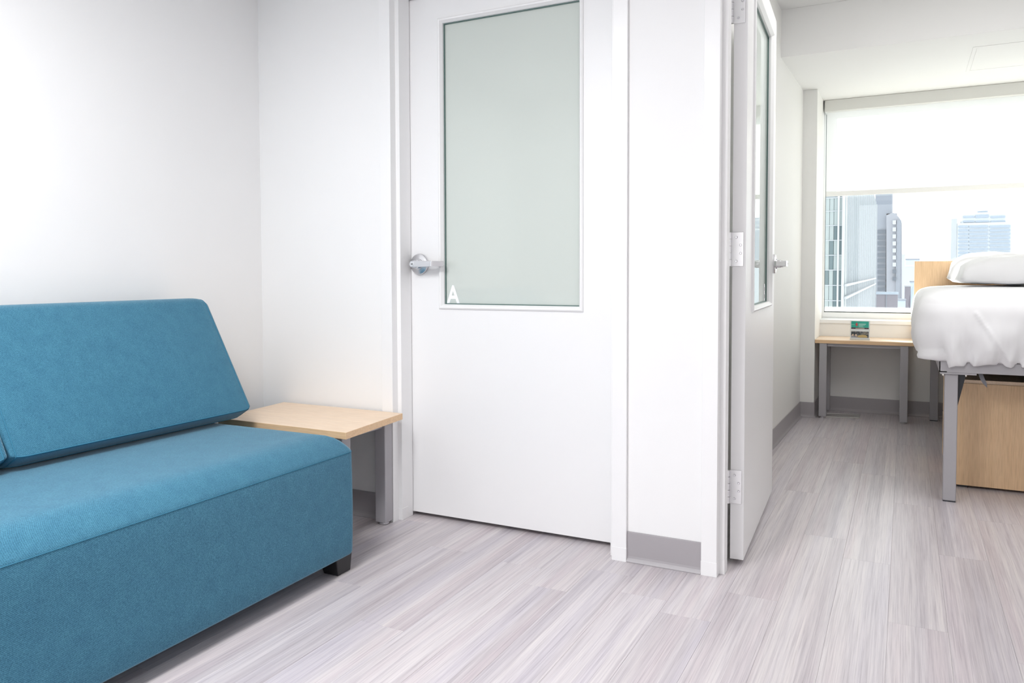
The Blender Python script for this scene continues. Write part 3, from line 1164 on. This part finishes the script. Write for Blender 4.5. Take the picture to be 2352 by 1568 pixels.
# folds gathered at tuck points along the bottom edge
tucks = [(.135, .9), (.235, 1.0), (.345, .5), (.405, .9), (.445, .6), (.56, .8), (.72, .9), (.90, .7)]
rings = []
for idx, ins, z in dense:
    r = []
    for x, y in outline(ins, 0):
        X, Y = CX + x, CY_ + y
        low = max(0, min(1, (.80 - z) / .22))
        nx_, ny_ = x / HX, y / HY
        nl = math.hypot(nx_, ny_) + 1e-6
        # outward direction from the box sides
        ox = 0 if abs(abs(y) - (HY - ins)) < .02 and abs(x) < HX - ins - .1 else math.copysign(1, x)
        oy = 0 if abs(abs(x) - (HX - ins)) < .02 and abs(y) < HY - ins - .1 else math.copysign(1, y)
        on = math.hypot(ox, oy) + 1e-6
        ox, oy = ox / on, oy / on
        disp = .010 * nz(X, Y, z, 5, 3) + low * .014 * nz(X * 1.6, Y, z * .7, 11, 9) + .0035 * (.3 + low) * nz(X * 2.2, Y, z * .8, 24, 4)
        zz = z
        if idx > 0 and idx < 15:
            if oy < -.3:
                for tx, s in tucks:
                    d = (X - tx - (z - .585) * (.22 if tx > .3 else -.12)) / (.016 + .06 * (1 - low))
                    disp -= s * .034 * low ** 1.3 * math.exp(-d * d)
                # one long crease running down to the gather
                d = (X - (.262 + (.79 - z) * .62)) / .007
                if .60 < z < .80: disp += .006 * math.exp(-d * d)
                bul = .5 + .5 * math.sin(X * 33 + 1.0 + 3.2 * nz(X, 0, 0, 9, 1))
                if z < .64:
                    zz += (-.011 * bul + .007) * (1 if idx < 5 else .4)
            if ox < -.3:
                disp -= low * .014 * (.5 + .5 * math.sin(Y * 21 + .6))
                if z < .64: zz += -.01 * (.5 + .5 * math.sin(Y * 17))
            if ox < -.3 and oy < -.3 and z < .63:
                disp += .012; zz -= .006
        if idx >= 15 or z > .84:
            zz += .008 * nz(X, Y, 0, 3.5, 5) + .003 * nz(X, Y, 0, 12, 2)
        if y > HY - .3: zz = max(zz, .5975)
        if Y + oy * disp > 3.688 and idx < 6: zz = max(zz, .5972)
        r.append((X + ox * disp, min(Y + oy * disp, 5.752), zz))
    rings.append(r)
rings_mesh(bm, rings)
quilt = new_obj('cover', fix(bm), M['linen'], cf, True)


def pillow(cx, cy, cz, lx, ly, th, rz, label, seed):
    t = empty('pillow', (cx, cy, cz - th / 2), label, 'pillow', 'white pillows on the bed')
    bm = bmesh.new()
    n = 36
    ca, sa = math.cos(rz), math.sin(rz)
    top, bot = [], []
    for side, store in ((1, top), (-1, bot)):
        for i in range(n + 1):
            row = []
            for j in range(n + 1):
                u, v_ = -1 + 2 * i / n, -1 + 2 * j / n
                prof = (max(0, 1 - abs(u) ** 5) * max(0, 1 - abs(v_) ** 5)) ** .33
                # corners keep their ears, sides pull in
                px = u * lx / 2 * (1 - .05 * (1 - abs(v_) ** 2) * abs(u) ** 6)
                py = v_ * ly / 2 * (1 - .07 * (1 - abs(u) ** 2) * abs(v_) ** 6)
                rim = -.26 * th
                z = rim + ((th / 2 - rim) if side > 0 else (-th * .41 - rim)) * prof
                z += .010 * prof * nz(px, py, side, 7, seed) + .006 * prof * nz(px, py, side, 19, seed + 2)
                edge = max(abs(u), abs(v_)) ** 5
                px += .010 * edge * nz(px, py, 0, 14, seed + 5)
                py += .010 * edge * nz(px, py, 0, 14, seed + 7)
                if (i in (0, n) or j in (0, n)): z = rim + .008 * nz(px, py, 0, 9, seed)
                row.append((cx + ca * px - sa * py, cy + sa * px + ca * py, cz + z))
            store.append(row)
    V = [[bm.verts.new(p) for p in r] for r in top]
    U = [[(V[i][j] if (i in (0, n) or j in (0, n)) else bm.verts.new(bot[i][j])) for j in range(n + 1)] for i in range(n + 1)]
    for i in range(n):
        for j in range(n):
            bm.faces.new((V[i][j], V[i + 1][j], V[i + 1][j + 1], V[i][j + 1]))
            bm.faces.new((U[i][j], U[i][j + 1], U[i + 1][j + 1], U[i + 1][j]))
    new_obj('cover', fix(bm), M['linen'], t, True)
    return t


pillow(.625, 5.02, .9665, .735, .47, .165, math.radians(1), 'plump white pillow nearer the foot of the bed', 1)
pillow(.615, 5.52, .982, .775, .46, .205, math.radians(-1), 'plump white pillow against the beech headboard', 14)

# ------------------------------------------------------------------ chest of drawers under the bed
cs = empty('chest_of_drawers', (.50, 4.45, 0), 'beech chest of drawers standing under the bed', 'chest')
DX0, DX1, DY0, DY1 = .203, .93, 3.985, 4.64
box('carcass', (DX0, DY0, .012), (DX1, DY1, .470), M['wood_z'], cs, bevel=.001)
box('top_board', (DX0 - .004, DY0 + .004, .470), (DX1, DY1, .486), M['wood_y'], cs, bevel=.001)
for x in (DX0 + .02, DX1 - .06):
    for y in (DY0 + .02, DY1 - .06):
        box('foot', (x, y, 0), (x + .04, y + .04, .012), M['gusset'], cs)
for k in range(2):
    for y0, y1 in ((DY0 + .004, (DY0 + DY1) / 2 - .002), ((DY0 + DY1) / 2 + .002, DY1 - .004)):
        z0 = .018 + k * .226
        d = box('drawer', (DX0 - .018, y0, z0), (DX0 + .001, y1, z0 + .220), M['wood_z'], cs, bevel=.001)
box('label', (DX0 - .0188, DY0 + .012, .176), (DX0 - .0179, DY0 + .045, .200), M['label_white'], cs)

# ------------------------------------------------------------------ floor register under the nightstand
fv = empty('floor_register', (-.37, 5.64, 0), 'grey metal floor register under the nightstand', 'vent')
ang = math.atan2(.09, .2)
RP = lambda x, y, z: Vector((-.375 + x, 5.645 + y + x * .25, z))
bm = bmesh.new()
for lo, hi in (((-.115, -.075), (.115, -.060)), ((-.115, .060), (.115, .075)), ((-.115, -.060), (-.1, .060)), ((.1, -.060), (.115, .060))):
    add_box(bm, (lo[0], lo[1], .0002), (hi[0], hi[1], .005), RP)
new_obj('rim', fix(bm), M['vent'], fv, bevel=.001)
bm = bmesh.new()
add_box(bm, (-.1, -.06, .0001), (.1, .06, .0006), RP)
new_obj('tray', fix(bm), M['vent_dark'], fv)
for k in range(5):
    y = -.048 + k * .024
    box('slat', (-.1, y - .0075, .0006), (.1, y + .0075, .004), M['vent'], fv, P=RP)


# ------------------------------------------------------------------ the city outside
def facade(name, c, rough=.8):
    t = NT(name)
    b = t.bsdf(c, rough, 0, .3)
    v = t.mapping((.25, .25, .25))
    t.l(t.ramp(t.noise(v, 1, 4), [(.3, tuple(x * .96 for x in c[:3]) + (1,)), (.7, c)]), b.inputs['Base Color'])
    return t.m


M['f_glass'] = facade('pale_glass_panel', (.34, .385, .39, 1), .3)
M['f_glassdark'] = facade('blue_glass_panel', (.13, .175, .19, 1), .3)
M['f_white'] = facade('white_mullion', (0.517, 0.529, 0.552, 1))
M['f_fin'] = facade('pale_fin', (0.517, 0.535, 0.552, 1))
M['f_finback'] = facade('fin_wall', (.30, .335, .365, 1))
M['f_lav'] = facade('lavender_concrete', (0.234, 0.257, 0.302, 1))
M['f_lav2'] = facade('pale_lavender_concrete', (0.284, 0.297, 0.338, 1))
M['f_band'] = facade('blue_grey_window', (.09, .11, .14, 1), .3)
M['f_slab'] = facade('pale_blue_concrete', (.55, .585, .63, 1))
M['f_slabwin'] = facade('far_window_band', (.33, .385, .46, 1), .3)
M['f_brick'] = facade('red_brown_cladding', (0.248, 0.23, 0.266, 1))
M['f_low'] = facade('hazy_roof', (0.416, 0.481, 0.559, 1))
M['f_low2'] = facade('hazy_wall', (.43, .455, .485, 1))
ZB = -45.0


def blk(name, p0, p1, depth, mat, parent, zb=None, zt=None):
    """block whose front runs from point p0 to p1 (plan) and goes back by depth"""
    x0, x1 = min(p0.x, p1.x), max(p0.x, p1.x)
    return box(name, (x0, p0.y, ZB if zb is None else zb), (x1, p0.y + depth, p0.z if zt is None else zt), mat, parent)


# ribbed glass block
Yb = 180.0
a, b = at(1897, 560, Yb), at(1938, 560, Yb)
gb = empty('glass_office_block', ((a.x + b.x) / 2, Yb, ZB), 'pale glass office block with close vertical fins, seen through the window', 'building')
ztop = at(1930, 380, Yb).z
box('core', (a.x - 6, Yb + .4, ZB), (b.x - .3, Yb + 14, ztop), M['f_glass'], gb)
zf = [at(1910, y, Yb).z for y in (455, 485, 518, 552, 586, 620, 655, 690, 725)]
xs_ = [at(x, 560, Yb).x for x in (1893, 1905, 1915, 1924, 1936)]
for i in range(len(zf) - 1):
    for j in range(len(xs_) - 1):
        dark = (i, j) in ((2, 2), (3, 3), (4, 1), (5, 2), (5, 3), (6, 2), (6, 3), (5, 0), (7, 2), (7, 3), (2, 3), (3, 1))
        box('panel', (xs_[j] + .04, Yb - .35, zf[i + 1] + .12), (xs_[j + 1] - .04, Yb - .05, zf[i] - .05), M['f_glassdark'] if dark else M['f_glass'], gb)
for z in zf:
    box('floor_edge', (a.x - 6, Yb - .45, z - .1), (b.x, Yb - .05, z + .1), M['f_low2'], gb)
box('corner_mullion', (b.x - .35, Yb - .7, ZB), (b.x + .12, Yb + .5, ztop), M['f_white'], gb)
m_ = at(1926, 560, Yb)
box('corner_mullion', (m_.x - .2, Yb - .7, ZB), (m_.x + .15, Yb - .2, ztop), M['f_white'], gb)
Ye = 450.0
e = at(2013, 560, Ye)
wv = Vector((e.x - b.x, e.y - b.y))
wl = wv.length
wdir = wv.normalized()
wn_ = Vector((wdir.y, -wdir.x))
GP = lambda t, n_, z: Vector((b.x + wdir.x * t + wn_.x * n_, b.y + wdir.y * t + wn_.y * n_, z))
bm = bmesh.new()
add_box(bm, (0, -8, ZB), (wl, -.3, ztop + 14), GP)
new_obj('ribbed_wall', fix(bm), M['f_finback'], gb)
bm = bmesh.new()
nf = 19
for k in range(nf):
    # fins at even angular steps so that they stay legible with distance
    px = 1939.5 + (2013 - 1939.5) * k / (nf - 1)
    d0 = at(px, 560, 1.0)
    slope = d0.x
    tt = (slope * b.y - b.x) / (wdir.x - slope * wdir.y)
    w_ = .0011 * (b.y + wdir.y * tt)
    add_box(bm, (tt, -.3, ZB), (tt + .3, -.3 + w_, ztop + 13), GP)
fins = new_obj('fin', fix(bm), M['f_fin'], gb)
fins['kind'] = 'stuff'
for y0, y1 in ((655, 641), (684, 655)):
    bm = bmesh.new()
    z0 = at(1940, y0, Yb).z
    add_box(bm, (0, .2, z0 - .25), (wl * .92, .7, z0 + .25), GP)
    new_obj('belt_course', fix(bm), M['f_white'], gb)

# tall tower with a column of windows
Yt = 520.0
tw = empty('tall_tower', (at(2040, 560, Yt).x, Yt, ZB), 'tall lavender grey tower with one column of dark windows', 'building')
tp = lambda x, y: at(x, y, Yt)
zt1 = tp(2030, 380).z
blk('shaft', tp(2012, 380), tp(2049.5, 380), 40, M['f_lav'], tw, zt=zt1)
blk('shoulder', tp(2036, 492), tp(2060, 492), 36, M['f_lav2'], tw, zt=tp(2050, 490).z)
bm = bmesh.new()
q = [(2036, 495), (2050, 489), (2057, 491), (2066, 501), (2071, 511), (2071.5, 720), (2036, 720)]
prism(bm, [(tp(*p).x, tp(*p).z) for p in q], Yt - 3, Yt + 30, lambda a_, u, v_: (u, a_, v_))
new_obj('bay', fix(bm), M['f_lav2'], tw)
blk('bay_side', tp(2060, 506) + Vector((0, -4, 0)), tp(2070, 506) + Vector((0, -4, 0)), 20, M['f_lav'], tw, zt=tp(2065, 506).z)
for k in range(11):
    y = 532 + k * 13.2
    pa, pb = tp(2016, y - 4), tp(2034.5, y + 4)
    box('window', (pa.x, Yt - .8, pb.z), (pb.x, Yt + .3, pa.z), M['f_band'], tw)
for k in range(9):
    y = 512 + k * 16
    pa, pb = tp(2050.5, y - 5), tp(2058, y + 4)
    box('balcony', (pa.x, Yt - 5, pb.z), (pb.x, Yt - 2.5, pa.z), M['f_low2'] if k < 7 else M['f_band'], tw)
# brick podium block in front of it
Yp = 420.0
pq = lambda x, y: at(x, y, Yp)
pod = empty('brick_podium', (pq(2038, 700).x, Yp, ZB), 'low reddish block at the foot of the tall tower', 'building')
blk('body', pq(2013, 675), pq(2062, 675), 12, M['f_brick'], pod, zt=pq(2030, 675).z)
blk('parapet', pq(2012, 671) + Vector((0, -.5, 0)), pq(2063, 671) + Vector((0, -.5, 0)), 12.8, M['f_low'], pod, zb=pq(2030, 676).z, zt=pq(2030, 671).z)
blk('joint_pier', pq(2035, 676) + Vector((0, -.4, 0)), pq(2037, 676) + Vector((0, -.4, 0)), .6, M['f_lav'], pod, zt=pq(2036, 676).z)

# far slab block over the bed
Ys = 820.0
sp_ = lambda x, y: at(x, y, Ys)
sl = empty('far_slab_block', (sp_(2260, 560).x, Ys, ZB), 'wide pale blue block with window bands, rising behind the pillows', 'building')
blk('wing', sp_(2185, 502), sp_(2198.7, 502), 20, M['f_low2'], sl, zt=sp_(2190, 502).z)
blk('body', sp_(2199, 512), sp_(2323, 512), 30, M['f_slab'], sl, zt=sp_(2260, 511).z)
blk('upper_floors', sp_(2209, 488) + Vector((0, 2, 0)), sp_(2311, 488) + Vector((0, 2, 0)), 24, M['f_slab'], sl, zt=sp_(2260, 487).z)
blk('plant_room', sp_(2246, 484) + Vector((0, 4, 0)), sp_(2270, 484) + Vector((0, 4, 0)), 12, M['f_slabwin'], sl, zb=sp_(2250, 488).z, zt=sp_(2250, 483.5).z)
ma = sp_(2246.5, 476)
box('mast', (ma.x - .15, Ys + 4, sp_(2246, 484).z), (ma.x + .15, Ys + 4.3, ma.z), M['f_slabwin'], sl)
for k in range(9):
    y = 520 + k * 8.6
    for x0, x1 in ((2201, 2224), (2226, 2269), (2273, 2320)):
        pa, pb = sp_(x0, y - 1.7), sp_(x1, y + 1.9)
        box('window_band', (pa.x, Ys - 1, pb.z), (pb.x, Ys + .4, pa.z), M['f_slabwin'], sl)
for y in (497.5, 508):
    for x0, x1 in ((2213, 2238), (2241, 2271), (2276, 2309)):
        pa, pb = sp_(x0, y - (4 if x0 == 2241 and y < 500 else 1.4)), sp_(x1, y + 1.6)
        box('window_band', (pa.x, Ys + 1, pb.z), (pb.x, Ys + 2.4, pa.z), M['f_slabwin'], sl)

# low hazy roofs between the tower and the headboard
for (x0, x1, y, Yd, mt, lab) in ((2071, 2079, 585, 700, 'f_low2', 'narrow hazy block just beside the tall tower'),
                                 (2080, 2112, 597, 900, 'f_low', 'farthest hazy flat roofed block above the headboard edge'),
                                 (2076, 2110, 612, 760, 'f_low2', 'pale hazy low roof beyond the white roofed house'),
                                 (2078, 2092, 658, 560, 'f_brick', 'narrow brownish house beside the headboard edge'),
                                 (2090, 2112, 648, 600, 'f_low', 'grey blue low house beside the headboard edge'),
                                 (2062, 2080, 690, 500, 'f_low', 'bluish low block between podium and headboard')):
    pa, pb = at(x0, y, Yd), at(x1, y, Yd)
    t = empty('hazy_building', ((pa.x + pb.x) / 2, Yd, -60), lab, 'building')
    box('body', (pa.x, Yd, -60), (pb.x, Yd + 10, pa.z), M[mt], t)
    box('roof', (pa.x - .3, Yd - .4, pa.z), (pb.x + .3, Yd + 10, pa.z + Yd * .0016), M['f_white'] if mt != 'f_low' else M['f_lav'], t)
